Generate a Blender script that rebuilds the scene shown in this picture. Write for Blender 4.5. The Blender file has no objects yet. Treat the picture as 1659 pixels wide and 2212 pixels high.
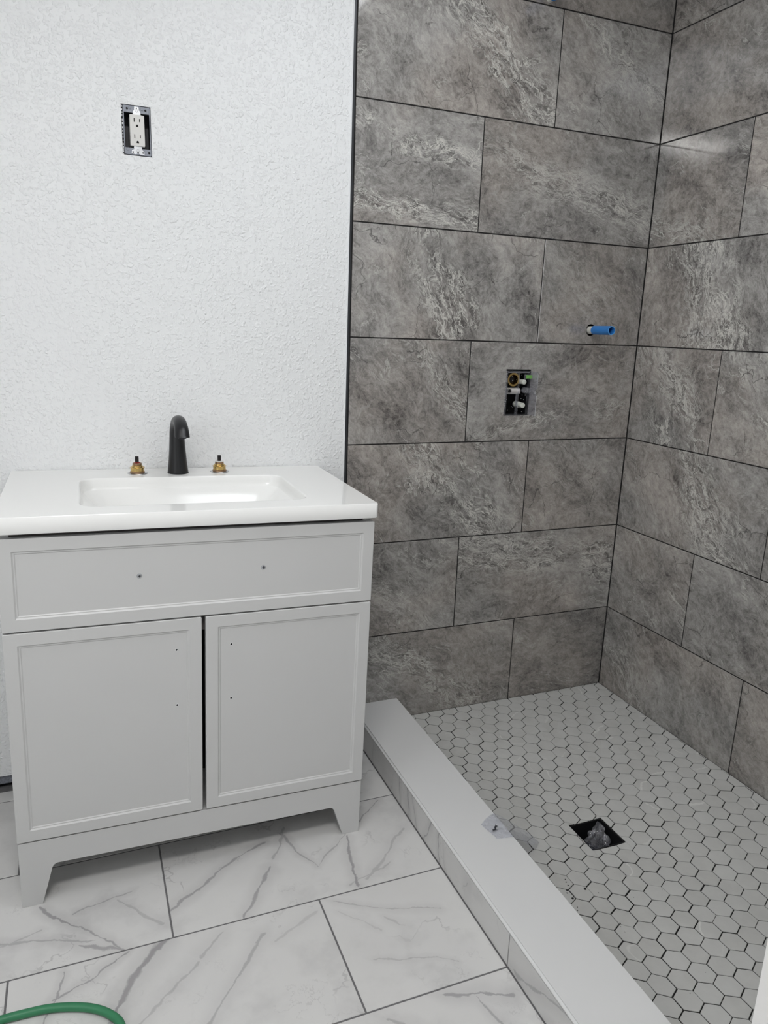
import bpy, bmesh, math, random
from mathutils import Vector, Matrix, noise

random.seed(7)
sc = bpy.context.scene
COL = sc.collection

# ------------------------------------------------------------------ camera
CAM_POS = Vector((-0.7154, -2.0296, 1.2660))
YAW, PITCH, ROLL = math.radians(22.4232), math.radians(-13.9079), math.radians(2.0740)
F_PX = 1602.2
fwd = Vector((math.sin(YAW)*math.cos(PITCH), math.cos(YAW)*math.cos(PITCH), math.sin(PITCH)))
r0 = Vector((math.cos(YAW), -math.sin(YAW), 0)); u0 = r0.cross(fwd)
cr = math.cos(ROLL)*r0 + math.sin(ROLL)*u0
cu = -math.sin(ROLL)*r0 + math.cos(ROLL)*u0
cam = bpy.data.cameras.new('camera'); cam.sensor_fit = 'HORIZONTAL'; cam.sensor_width = 36.0
cam.lens = F_PX/1659*36.0; cam.clip_start = 0.02
camo = bpy.data.objects.new('camera', cam); COL.objects.link(camo)
M = Matrix((( cr.x, cu.x, -fwd.x, CAM_POS.x), (cr.y, cu.y, -fwd.y, CAM_POS.y), (cr.z, cu.z, -fwd.z, CAM_POS.z), (0, 0, 0, 1)))
camo.matrix_world = M
sc.camera = camo

# ------------------------------------------------------------------ world, light, exposure
w = bpy.data.worlds.new('world'); sc.world = w; w.use_nodes = True
w.node_tree.nodes['Background'].inputs[0].default_value = (0.8, 0.88, 1, 1)
w.node_tree.nodes['Background'].inputs[1].default_value = 0.3
LAMP_STRENGTH = 51.0
TOP_FILL_STRENGTH = 7.0
SIDE_FILL_STRENGTH = 4.6
LAMP_COLOR = (1.0, 0.985, 0.965, 1)
sc.view_settings.view_transform = 'Standard'; sc.view_settings.look = 'None'
sc.view_settings.gamma = 1.0; sc.view_settings.use_curve_mapping = False
sc.view_settings.exposure = -0.16

# ------------------------------------------------------------------ constants measured for this room (metres)
W = 1.0097            # shower's tiled side wall
P = 0.3075            # tile row pitch
ZL = 0.316            # top of the lowest tile row
ZS = 0.0167           # shower floor at its edges
HD = 0.0383           # its fall to the drain
CEIL = 2.44
FRONT = -2.95; LEFT = -1.85
NEAR = -1.51          # near end of the shower

# ------------------------------------------------------------------ helpers
def link(name, bm, m=None, parent=None, smooth=False, mesh=None):
    if mesh is None:
        mesh = bpy.data.meshes.new(name)
        bmesh.ops.recalc_face_normals(bm, faces=bm.faces)
        bm.to_mesh(mesh); bm.free()
        if m is not None: mesh.materials.append(m)
        if smooth:
            for p in mesh.polygons: p.use_smooth = True
            mesh.set_sharp_from_angle(angle=math.radians(38))
    o = bpy.data.objects.new(name, mesh); COL.objects.link(o)
    if parent is not None: o.parent = parent
    return o
def tag(o, label=None, cat=None, group=None, kind=None):
    if label: o['label'] = label
    if cat: o['category'] = cat
    if group: o['group'] = group
    if kind: o['kind'] = kind
    return o
def empty(name, loc=(0, 0, 0), rot=(0, 0, 0), parent=None):
    o = bpy.data.objects.new(name, None); COL.objects.link(o)
    o.location = loc; o.rotation_euler = rot; o.empty_display_size = 0.05
    if parent: o.parent = parent
    return o
def box(bm, x0, x1, y0, y1, z0, z1, bev=0, seg=1):
    vs = [bm.verts.new((x, y, z)) for x in (x0, x1) for y in (y0, y1) for z in (z0, z1)]
    fs = [bm.faces.new([vs[i] for i in q]) for q in ((0,1,3,2),(4,6,7,5),(0,4,5,1),(2,3,7,6),(0,2,6,4),(1,5,7,3))]
    if bev:
        es = list({e for f in fs for e in f.edges})
        bmesh.ops.bevel(bm, geom=es, offset=bev, segments=seg, affect='EDGES', profile=0.5)
    return bm
def bx(*a, **k): return box(bmesh.new(), *a, **k)
def loops(bm, ls, close=True, cap0=False, cap1=False):
    """ls: list of equally long point lists, bridged one after another"""
    rows = [[bm.verts.new(p) for p in l] for l in ls]
    n = len(rows[0])
    for a, b in zip(rows[:-1], rows[1:]):
        for i in range(n if close else n-1):
            j = (i+1) % n
            bm.faces.new((a[i], a[j], b[j], b[i]))
    if cap0: bm.faces.new(rows[0])
    if cap1: bm.faces.new(rows[-1][::-1])
    return rows
def lathe(bm, prof, n=32, axis='z', o=(0, 0, 0), cap0=True, cap1=True):
    ls = []
    for r, h in prof:
        l = []
        for i in range(n):
            a = 2*math.pi*i/n; c, s = r*math.cos(a), r*math.sin(a)
            p = (c, s, h) if axis == 'z' else ((c, h, s) if axis == 'y' else (h, c, s))
            l.append((p[0]+o[0], p[1]+o[1], p[2]+o[2]))
        ls.append(l)
    loops(bm, ls, cap0=cap0, cap1=cap1); return bm
def prism(bm, pts, y0, y1, bev=0):
    """polygon in xz pushed along y"""
    a = [bm.verts.new((x, y0, z)) for x, z in pts]; b = [bm.verts.new((x, y1, z)) for x, z in pts]
    f0 = bm.faces.new(a); bm.faces.new(b[::-1]); n = len(pts)
    for i in range(n): bm.faces.new((a[i], b[i], b[(i+1) % n], a[(i+1) % n]))
    if bev: bmesh.ops.bevel(bm, geom=list(f0.edges), offset=bev, segments=2, affect='EDGES', profile=0.5)
    return bm
def rrect(cx, cy, hw, hd, r, k=6, s=6):
    """rounded rectangle, same number of points for every size"""
    out = []
    cs = [(cx+hw-r, cy+hd-r, 0), (cx-hw+r, cy+hd-r, 90), (cx-hw+r, cy-hd+r, 180), (cx+hw-r, cy-hd+r, 270)]
    for q in range(4):
        x, y, a0 = cs[q]
        arc = [(x+r*math.cos(math.radians(a0+90*i/k)), y+r*math.sin(math.radians(a0+90*i/k))) for i in range(k+1)]
        out += arc
        nx, ny, na = cs[(q+1) % 4]
        e = (nx+r*math.cos(math.radians(na)), ny+r*math.sin(math.radians(na))); b = arc[-1]
        for i in range(1, s): out.append((b[0]+(e[0]-b[0])*i/s, b[1]+(e[1]-b[1])*i/s))
    return out
def tube(bm, pts, r, n=14, cap=True):
    pts = [Vector(p) for p in pts]; ls = []
    for i, p in enumerate(pts):
        t = (pts[min(i+1, len(pts)-1)]-pts[max(i-1, 0)]).normalized()
        a = t.cross(Vector((0, 0, 1)))
        if a.length < 1e-4: a = Vector((1, 0, 0))
        a.normalize(); b = a.cross(t)
        ls.append([p+a*(r*math.cos(2*math.pi*k/n))+b*(r*math.sin(2*math.pi*k/n)) for k in range(n)])
    loops(bm, ls, cap0=cap, cap1=cap); return bm
def cut(o, cutters):
    """boolean difference, applied"""
    tmp = []
    for c in cutters:
        me = bpy.data.meshes.new('c'); bmesh.ops.recalc_face_normals(c, faces=c.faces); c.to_mesh(me); c.free()
        co = bpy.data.objects.new('c', me); COL.objects.link(co); tmp.append(co)
        mo = o.modifiers.new('b', 'BOOLEAN'); mo.object = co; mo.operation = 'DIFFERENCE'; mo.solver = 'EXACT'
    bpy.context.view_layer.update()
    dg = bpy.context.evaluated_depsgraph_get()
    me = bpy.data.meshes.new_from_object(o.evaluated_get(dg))
    me.name = o.name; mats = list(o.data.materials)
    o.modifiers.clear(); o.data = me
    for co in tmp: bpy.data.objects.remove(co, do_unlink=True)
    me.materials.clear()
    for m_ in mats: me.materials.append(m_)
    for p in me.polygons: p.material_index = 0
    return o

# ------------------------------------------------------------------ materials
class N:
    def __init__(s, name):
        s.m = bpy.data.materials.new(name); s.m.use_nodes = True
        s.t = s.m.node_tree; s.b = s.t.nodes['Principled BSDF']; s.out = s.t.nodes['Material Output']
    def n(s, kind, **k):
        x = s.t.nodes.new(kind)
        for a, b in k.items(): setattr(x, a, b)
        return x
    def l(s, a, b): s.t.links.new(a, b)
    def val(s, sock, v):
        if isinstance(v, bpy.types.NodeSocket): s.l(v, sock)
        elif v is not None: sock.default_value = v
    def math(s, op, a, b=None, c=None, clamp=False):
        x = s.n('ShaderNodeMath', operation=op, use_clamp=clamp)
        s.val(x.inputs[0], a)
        if b is not None: s.val(x.inputs[1], b)
        if c is not None: s.val(x.inputs[2], c)
        return x.outputs[0]
    def vmath(s, op, a, b=None, out=0):
        x = s.n('ShaderNodeVectorMath', operation=op); s.val(x.inputs[0], a)
        if b is not None: s.val(x.inputs[3] if op == 'SCALE' else x.inputs[1], b)
        return x.outputs[out]
    def noise(s, v, scale, detail=2, rough=0.5, col=False, dist=0):
        x = s.n('ShaderNodeTexNoise'); s.val(x.inputs['Vector'], v); x.inputs['Scale'].default_value = scale
        x.inputs['Detail'].default_value = detail; x.inputs['Roughness'].default_value = rough
        x.inputs['Distortion'].default_value = dist
        return x.outputs[1] if col else x.outputs[0]
    def ss(s, v, a, b, to0=0.0, to1=1.0):
        x = s.n('ShaderNodeMapRange', interpolation_type='SMOOTHSTEP'); s.val(x.inputs['Value'], v)
        s.val(x.inputs['From Min'], a); s.val(x.inputs['From Max'], b)
        x.inputs['To Min'].default_value = to0; x.inputs['To Max'].default_value = to1
        return x.outputs[0]
    def mix(s, f, a, b):
        x = s.n('ShaderNodeMix', data_type='RGBA'); s.val(x.inputs[0], f); s.val(x.inputs[6], a); s.val(x.inputs[7], b)
        return x.outputs[2]
    def ramp(s, v, stops):
        x = s.n('ShaderNodeValToRGB'); s.val(x.inputs[0], v); e = x.color_ramp.elements
        while len(e) < len(stops): e.new(0.5)
        for i, (p, c) in enumerate(stops): e[i].position = p; e[i].color = c
        return x.outputs[0]
    def attr(s, name):
        x = s.n('ShaderNodeAttribute', attribute_type='OBJECT', attribute_name=name); return x.outputs['Fac']
    def bump(s, h, strength, dist):
        x = s.n('ShaderNodeBump'); s.val(x.inputs['Height'], h); x.inputs['Strength'].default_value = strength
        x.inputs['Distance'].default_value = dist; s.l(x.outputs[0], s.b.inputs['Normal'])
    def obj(s): return s.n('ShaderNodeTexCoord').outputs['Object']
    def rnd(s): return s.n('ShaderNodeObjectInfo').outputs['Random']
def g(v, a=1.0): return (v, v, v, a)
def simple(name, col, rough=0.5, metal=0.0, spec=0.5, coat=0, vary=0.03, vs=30, bump=None):
    k = N(name)
    nz = k.noise(k.obj(), vs, 3)
    c0 = tuple(c*(1-vary) for c in col)+(1,); c1 = tuple(min(1, c*(1+vary)) for c in col)+(1,)
    k.l(k.mix(nz, c0, c1), k.b.inputs['Base Color'])
    k.b.inputs['Roughness'].default_value = rough; k.b.inputs['Metallic'].default_value = metal
    k.b.inputs['Specular IOR Level'].default_value = spec; k.b.inputs['Coat Weight'].default_value = coat
    if bump: k.bump(k.noise(k.obj(), bump[0], 3), bump[1], bump[2])
    return k.m

def mk_drywall():
    k = N('white_orange_peel_paint'); o = k.obj()
    n1 = k.noise(o, 150, 2, 0.5); n2 = k.noise(o, 75, 1, 0.5); n3 = k.noise(o, 380, 2, 0.5)
    h = k.ss(n1, 0.46, 0.70); h2 = k.ss(n2, 0.5, 0.75)
    hh = k.math('ADD', k.math('ADD', h, k.math('MULTIPLY', h2, 0.6)), k.math('MULTIPLY', n3, 0.15))
    k.b.inputs['Base Color'].default_value = (0.83, 0.84, 0.845, 1)
    k.b.inputs['Roughness'].default_value = 0.45
    k.bump(hh, 0.85, 0.00115); return k.m
def mk_paint():
    k = N('flat_white_paint'); k.l(k.mix(k.noise(k.obj(), 3), (0.80, 0.79, 0.775, 1), (0.84, 0.83, 0.82, 1)), k.b.inputs['Base Color'])
    k.b.inputs['Roughness'].default_value = 0.6; k.bump(k.noise(k.obj(), 120, 2), 0.2, 0.001); return k.m

def mk_stone():
    """grey slate look porcelain; per-tile custom properties steer where its busy veined band runs"""
    k = N('grey_veined_stone_tile'); o = k.obj(); rnd = k.rnd()
    off = k.vmath('SCALE', k.n('ShaderNodeCombineXYZ').outputs[0], 1.0)
    comb = k.n('ShaderNodeCombineXYZ')
    k.l(k.math('MULTIPLY', rnd, 37.0), comb.inputs[0]); k.l(k.math('MULTIPLY', rnd, 91.0), comb.inputs[2]); comb.inputs[1].default_value = 0.3
    off = comb.outputs[0]
    ang = k.attr('vang'); bu = k.attr('bu'); bv = k.attr('bv'); bw = k.attr('bw'); bs = k.attr('bs'); o2 = k.attr('o2'); br = k.attr('br')
    po = k.vmath('ADD', o, off)
    wc = k.vmath('SUBTRACT', k.noise(po, 3.2, 3, 0.55, col=True), (0.5, 0.5, 0.5))
    wf = k.vmath('SUBTRACT', k.noise(po, 16, 4, 0.6, col=True), (0.5, 0.5, 0.5))
    warp = k.vmath('ADD', k.vmath('SCALE', wc, 0.13), k.vmath('SCALE', wf, 0.040))
    q = k.vmath('ADD', o, warp)
    bc = k.n('ShaderNodeCombineXYZ'); k.l(bu, bc.inputs[0]); k.l(bv, bc.inputs[2])
    q = k.vmath('SUBTRACT', q, bc.outputs[0])
    rot = k.n('ShaderNodeVectorRotate', rotation_type='AXIS_ANGLE'); k.l(q, rot.inputs['Vector']); rot.inputs['Axis'].default_value = (0, 1, 0)
    k.l(ang, rot.inputs['Angle'])
    sep = k.n('ShaderNodeSeparateXYZ'); k.l(rot.outputs[0], sep.inputs[0])
    d1 = k.math('ABSOLUTE', sep.outputs[2]); d2 = k.math('ABSOLUTE', k.math('SUBTRACT', sep.outputs[2], o2))
    d = k.math('MINIMUM', d1, d2)
    m1 = k.ss(k.math('DIVIDE', d, bw), 1.15, 0.15)
    low = k.noise(po, 5.5, 3, 0.6)
    mask = k.math('MULTIPLY', k.math('MULTIPLY', m1, bs), k.ss(low, 0.32, 0.50), clamp=True)
    amb = k.ss(low, 0.50, 0.70, 0.0, 0.30)
    maska = k.math('ADD', mask, amb, clamp=True)
    # stretched frame for streaks
    st = k.vmath('MULTIPLY', rot.outputs[0], (1.0, 1.0, 2.9)); st = k.vmath('ADD', st, off)
    nA = k.noise(st, 9, 8, 0.64, dist=0.9)
    ridA = k.ss(k.math('ABSOLUTE', k.math('SUBTRACT', nA, 0.5)), 0.022, 0.003)
    nB = k.noise(st, 24, 8, 0.68, dist=0.7)
    ridB = k.ss(k.math('ABSOLUTE', k.math('SUBTRACT', nB, 0.52)), 0.034, 0.004)
    blot = k.ss(k.noise(st, 19, 10, 0.76), 0.52, 0.68)
    nC = k.noise(st, 4.6, 7, 0.60, dist=0.5)
    ridC = k.ss(k.math('ABSOLUTE', k.math('SUBTRACT', nC, 0.5)), 0.011, 0.002)
    ridC = k.math('MULTIPLY', ridC, k.math('ADD', k.math('MULTIPLY', mask, 1.0), k.ss(k.noise(po, 7, 3), 0.50, 0.62, 0.0, 0.6), clamp=True))
    wisps = k.math('MULTIPLY', k.math('ADD', k.math('ADD', k.math('MULTIPLY', ridA, 0.95), k.math('MULTIPLY', ridB, 0.60)), k.math('MULTIPLY', blot, 0.42), clamp=True), maska)
    wisps = k.math('MAXIMUM', wisps, ridC)
    # base
    fine = k.noise(k.vmath('ADD', k.vmath('MULTIPLY', rot.outputs[0], (1, 1, 1.35)), off), 44, 12, 0.86); med = k.noise(k.vmath('MULTIPLY', st, (1, 1, .7)), 5, 8, 0.62)
    base = k.ramp(k.math('ADD', k.math('MULTIPLY', med, 0.38), k.math('MULTIPLY', fine, 0.62)),
                  [(0.38, (0.062, 0.058, 0.056, 1)), (0.450, (0.198, 0.189, 0.181, 1)), (0.52, (0.324, 0.311, 0.297, 1)), (0.62, (0.490, 0.473, 0.450, 1))])
    hue = k.ss(k.noise(po, 2.6, 3), 0.40, 0.62)
    base = k.mix(k.math('MULTIPLY', hue, 0.42), base, k.mix(0.0, (0.0, 0, 0, 1), (0, 0, 0, 1)) if False else k.vmath('MULTIPLY', base, (1.12, 1.00, 0.92)))
    # dark busy ground inside the band
    dk = k.math('MULTIPLY', k.ss(k.noise(st, 20, 9, 0.75), 0.47, 0.58), k.math('ADD', mask, k.ss(k.noise(po, 7, 5, 0.6), 0.48, 0.66, 0.0, 0.5), clamp=True))
    base = k.mix(k.math('MULTIPLY', dk, 0.62), base, (0.062, 0.058, 0.056, 1))
    base = k.mix(wisps, base, (0.60, 0.585, 0.545, 1))
    # hair cracks
    vo = k.n('ShaderNodeTexVoronoi', feature='DISTANCE_TO_EDGE'); k.l(k.vmath('ADD', k.vmath('ADD', o, k.vmath('SCALE', warp, 1.3)), off), vo.inputs['Vector']); vo.inputs['Scale'].default_value = 6.5
    cr_ = k.math('MULTIPLY', k.ss(vo.outputs['Distance'], 0.010, 0.001), k.ss(k.noise(po, 9, 2), 0.52, 0.64))
    base = k.mix(k.math('MULTIPLY', cr_, 0.7), base, (0.045, 0.043, 0.042, 1))
    vo2 = k.n('ShaderNodeTexVoronoi', feature='DISTANCE_TO_EDGE'); k.l(k.vmath('ADD', k.vmath('ADD', o, warp), k.vmath('SCALE', off, 1.7)), vo2.inputs['Vector']); vo2.inputs['Scale'].default_value = 3.1
    lt = k.math('MULTIPLY', k.ss(vo2.outputs['Distance'], 0.013, 0.002), k.ss(k.noise(po, 6, 2), 0.54, 0.66))
    base = k.mix(k.math('MULTIPLY', lt, 0.30), base, (0.50, 0.49, 0.46, 1))
    base = k.vmath('MULTIPLY', base, k.vmath('SCALE', (1, 1, 1), br) if False else (1, 1, 1))
    sc_ = k.n('ShaderNodeVectorMath', operation='SCALE'); k.l(base, sc_.inputs[0]); k.l(br, sc_.inputs[3])
    k.l(sc_.outputs[0], k.b.inputs['Base Color'])
    k.b.inputs['Roughness'].default_value = 0.30
    k.b.inputs['Specular IOR Level'].default_value = 0.85
    k.l(k.ss(fine, 0.3, 0.8, 0.05, 0.11), k.b.inputs['Roughness'])
    k.bump(k.math('ADD', fine, k.math('MULTIPLY', wisps, 0.6)), 0.05, 0.0004)
    return k.m

def mk_marble(name, segs, axes=(0, 1), seed=0.0, net=1.0, tone=1.0):
    """white marble look porcelain; segs = veins of this tile: (x0, y0, x1, y1, width, strength) in metres on its face"""
    k = N(name); geo = k.n('ShaderNodeNewGeometry').outputs['Position']
    sep0 = k.n('ShaderNodeSeparateXYZ'); k.l(geo, sep0.inputs[0])
    c = k.n('ShaderNodeCombineXYZ'); k.l(sep0.outputs[axes[0]], c.inputs[0]); k.l(sep0.outputs[axes[1]], c.inputs[1]); c.inputs[2].default_value = seed
    p = c.outputs[0]
    wc = k.vmath('SUBTRACT', k.noise(p, 7, 3, 0.55, col=True), (0.5, 0.5, 0.5))
    wf = k.vmath('SUBTRACT', k.noise(p, 40, 4, 0.65, col=True), (0.5, 0.5, 0.5))
    q = k.vmath('ADD', k.vmath('ADD', p, k.vmath('SCALE', wc, 0.05)), k.vmath('SCALE', wf, 0.012))
    base = k.mix(k.noise(p, 5, 4), (0.58, 0.575, 0.565, 1), (0.67, 0.665, 0.655, 1))
    base = k.mix(k.ss(k.noise(q, 6, 5, 0.6), 0.50, 0.72, 0, 0.38), base, (0.42, 0.415, 0.415, 1))
    brk = k.noise(p, 22, 4, 0.6)
    tot = None
    sp = k.n('ShaderNodeSeparateXYZ'); k.l(q, sp.inputs[0])
    for (x0, y0, x1, y1, wd, stg) in segs:
        dx, dy = x1-x0, y1-y0; L = math.hypot(dx, dy); ux, uy = dx/L, dy/L
        rx = k.math('SUBTRACT', sp.outputs[0], x0); ry = k.math('SUBTRACT', sp.outputs[1], y0)
        t = k.math('ADD', k.math('MULTIPLY', rx, ux), k.math('MULTIPLY', ry, uy))
        tc = k.math('MINIMUM', k.math('MAXIMUM', t, 0.0), L)
        s_ = k.math('ABSOLUTE', k.math('SUBTRACT', k.math('MULTIPLY', rx, uy), k.math('MULTIPLY', ry, ux)))
        ov = k.math('ABSOLUTE', k.math('SUBTRACT', t, tc))
        dd = k.math('ADD', s_, k.math('MULTIPLY', ov, 0.8))
        wv = k.math('MULTIPLY', k.ss(brk, 0.30, 0.66, 0.35, 1.5), wd)
        core = k.math('MULTIPLY', k.ss(k.math('DIVIDE', dd, wv), 1.0, 0.25), stg)
        halo = k.ss(dd, wd*5+0.008, 0.0, 0, 0.28*stg)
        v = k.math('MAXIMUM', core, halo)
        tot = v if tot is None else k.math('MAXIMUM', tot, v)
    rg = k.noise(q, 4.2, 5, 0.6)
    r1 = k.math('MULTIPLY', k.ss(k.math('ABSOLUTE', k.math('SUBTRACT', rg, 0.5)), 0.011, 0.001), k.ss(k.noise(p, 5.3, 2), 0.48, 0.62))
    r1 = k.math('MULTIPLY', r1, 0.55*net)
    rg2 = k.noise(q, 10, 5, 0.65)
    r2 = k.math('MULTIPLY', k.ss(k.math('ABSOLUTE', k.math('SUBTRACT', rg2, 0.5)), 0.012, 0.001), k.ss(k.noise(p, 8, 2), 0.55, 0.68))
    r2 = k.math('MULTIPLY', r2, 0.35*net)
    r = k.math('MAXIMUM', r1, r2)
    tot = r if tot is None else k.math('MAXIMUM', tot, r)
    tot = k.math('MULTIPLY', tot, 0.85, clamp=True)
    colr = k.mix(k.noise(p, 14), (0.21, 0.20, 0.212, 1), (0.28, 0.27, 0.275, 1))
    base = k.mix(tot, base, colr)
    base = k.vmath('MULTIPLY', base, (tone, tone, tone))
    k.l(base, k.b.inputs['Base Color'])
    k.b.inputs['Roughness'].default_value = 0.22
    k.b.inputs['Specular IOR Level'].default_value = 0.4
    return k.m

def mk_hex():
    k = N('grey_hexagon_mosaic'); o = k.obj(); rnd = k.rnd()
    comb = k.n('ShaderNodeCombineXYZ'); k.l(k.math('MULTIPLY', rnd, 57.0), comb.inputs[0]); k.l(k.math('MULTIPLY', rnd, 23.0), comb.inputs[1])
    p = k.vmath('ADD', o, comb.outputs[0])
    q = k.vmath('ADD', p, k.vmath('SCALE', k.vmath('SUBTRACT', k.noise(p, 40, 3, 0.6, col=True), (0.5, 0.5, 0.5)), 0.02))
    base = k.mix(k.noise(q, 26, 5, 0.6), (0.42, 0.42, 0.405, 1), (0.56, 0.56, 0.54, 1))
    base = k.mix(k.ss(rnd, 0.0, 1.0, 0, 0.42), base, (0.55, 0.555, 0.545, 1))
    r = k.math('ABSOLUTE', k.math('SUBTRACT', k.noise(q, 6, 1, 0.4), 0.5))
    fr = k.math('FRACT', k.math('MULTIPLY', rnd, 13.7))
    vein = k.math('MULTIPLY', k.ss(r, 0.012, 0.002), k.ss(fr, 0.68, 0.95, 0, 0.6))
    base = k.mix(vein, base, (0.70, 0.70, 0.67, 1))
    spots = k.ss(k.noise(p, 110, 1), 0.79, 0.83)
    base = k.mix(k.math('MULTIPLY', spots, 0.8), base, (0.07, 0.068, 0.065, 1))
    k.l(base, k.b.inputs['Base Color']); k.b.inputs['Roughness'].default_value = 0.5
    k.b.inputs['Specular IOR Level'].default_value = 0.3
    k.bump(k.noise(q, 150, 3), 0.1, 0.0005); return k.m

def mk_clear(name, tint=(0.93, 0.94, 0.95, 1), haze=0.08, crumple=None, rough=0.08):
    k = N(name); t = k.t
    tr = k.n('ShaderNodeBsdfTransparent'); tr.inputs[0].default_value = tint
    gl = k.n('ShaderNodeBsdfGlossy'); gl.inputs['Roughness'].default_value = rough; gl.inputs[0].default_value = (1, 1, 1, 1)
    df = k.n('ShaderNodeBsdfDiffuse'); df.inputs[0].default_value = (0.75, 0.76, 0.80, 1)
    m1 = k.n('ShaderNodeMixShader'); k.l(tr.outputs[0], m1.inputs[1]); k.l(df.outputs[0], m1.inputs[2])
    nz = k.noise(k.obj(), 60, 3); k.l(k.ss(nz, 0.3, 0.8, haze*0.4, haze*1.6), m1.inputs[0])
    fr = k.n('ShaderNodeLayerWeight'); fr.inputs[0].default_value = 0.3
    m2 = k.n('ShaderNodeMixShader'); k.l(k.math('ADD', k.math('MULTIPLY', k.math('POWER', fr.outputs['Facing'], 2.5), 0.55), 0.05), m2.inputs[0]); k.l(m1.outputs[0], m2.inputs[1]); k.l(gl.outputs[0], m2.inputs[2])
    if crumple:
        b = k.n('ShaderNodeBump'); k.l(k.noise(k.obj(), crumple, 4, 0.6), b.inputs['Height']); b.inputs['Distance'].default_value = 0.004; b.inputs['Strength'].default_value = 0.9
        for x in (gl, df, fr): k.l(b.outputs[0], x.inputs['Normal'])
    k.l(m2.outputs[0], k.out.inputs['Surface']); return k.m

M_dry = mk_drywall(); M_paint = mk_paint(); M_stone = mk_stone(); M_hex = mk_hex()
M_grout = simple('dark_grey_grout', (0.022, 0.021, 0.021), 0.9, spec=0.2, vary=0.25, vs=200)
M_hexgrout = simple('charcoal_floor_grout', (0.018, 0.017, 0.017), 0.9, spec=0.2, vary=0.3, vs=200)
M_flgrout = simple('grey_floor_grout', (0.15, 0.147, 0.15), 0.9, spec=0.2, vary=0.2, vs=200)
M_cab = simple('light_grey_satin_lacquer', (0.56, 0.56, 0.555), 0.38, vary=0.012, vs=4)
M_cabdark = simple('rail_painted_shade', (0.10, 0.09, 0.085), 0.8, vary=0.1)
M_white = simple('glossy_white_cultured_marble', (0.86, 0.86, 0.845), 0.13, spec=0.5, coat=0.0, vary=0.008, vs=3)
M_cap = simple('white_quartz_cap', (0.67, 0.673, 0.673), 0.28, vary=0.015, vs=8)
M_black = simple('matte_black_metal', (0.006, 0.006, 0.0075), 0.36, spec=0.5, vary=0.05)
M_trim = simple('graphite_anodised_trim', (0.045, 0.047, 0.052), 0.35, metal=0.4, vary=0.05)
M_brass = simple('raw_brass', (0.62, 0.44, 0.17), 0.25, metal=1.0, vary=0.12, vs=120)
M_chrome = simple('worn_chrome', (0.80, 0.78, 0.77), 0.30, metal=0.55, vary=0.05)
M_copperish = simple('oxidised_brass', (0.36, 0.24, 0.15), 0.4, metal=1.0, vary=0.15, vs=120)
M_steel = simple('brushed_steel', (0.55, 0.56, 0.58), 0.28, metal=1.0, vary=0.08, vs=80)
M_zinc = simple('zinc_plated_steel', (0.24, 0.255, 0.29), 0.5, metal=0.5, vary=0.12, vs=90)
M_bright = simple('bright_plated_strap', (0.85, 0.87, 0.9), 0.2, metal=0.9, vary=0.05)
M_plast = simple('white_plastic', (0.70, 0.69, 0.665), 0.35, vary=0.01)
M_slot = simple('black_void', (0.006, 0.006, 0.007), 0.6, spec=0.3)
M_boxin = simple('dark_junction_box', (0.020, 0.021, 0.028), 0.4, vary=0.3, vs=50)
M_red = simple('red_plastic_ring', (0.28, 0.02, 0.02), 0.4)
M_stem = simple('dark_spline_stem', (0.018, 0.014, 0.014), 0.35)
M_blue = simple('blue_pvc', (0.03, 0.20, 0.56), 0.30, vary=0.06, vs=60)
M_blueed = simple('faded_blue_pvc', (0.10, 0.36, 0.72), 0.5)
M_tape = simple('white_thread_tape', (0.68, 0.67, 0.62), 0.6, vary=0.08, vs=90)
M_green = simple('green_rubber_hose', (0.030, 0.19, 0.085), 0.42, vary=0.18, vs=25, bump=(200, 0.2, 0.0006))
M_caulk = simple('white_caulk', (0.86, 0.87, 0.88), 0.5)
M_board = simple('speckled_cement_board', (0.19, 0.20, 0.23), 0.9, vary=0.75, vs=170, bump=(160, 0.6, 0.002))
M_vial = simple('green_level_vial', (0.16, 0.40, 0.09), 0.2, vary=0.35, vs=220)
M_knob = simple('white_nylon_cap', (0.62, 0.64, 0.58), 0.4)
M_debris = simple('black_grout_crumb', (0.012, 0.012, 0.012), 0.9)
M_clear = mk_clear('clear_moulded_plastic', (0.90, 0.90, 0.93, 1), 0.10, rough=0.12)
M_film = mk_clear('thin_plastic_film', (0.86, 0.87, 0.91, 1), 0.26, crumple=55, rough=0.18)
M_film2 = mk_clear('crinkled_plastic_film', (0.80, 0.80, 0.84, 1), 0.10, crumple=70, rough=0.12)
M_letter = simple('faint_grey_lettering', (0.05, 0.05, 0.055), 0.4)
M_lamp = N('ceiling_lamp_diffuser')
M_lamp.b.inputs['Base Color'].default_value = (0.9, 0.9, 0.9, 1)
M_lamp.b.inputs['Emission Color'].default_value = LAMP_COLOR; M_lamp.b.inputs['Emission Strength'].default_value = LAMP_STRENGTH
M_lamp = M_lamp.m

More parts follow.
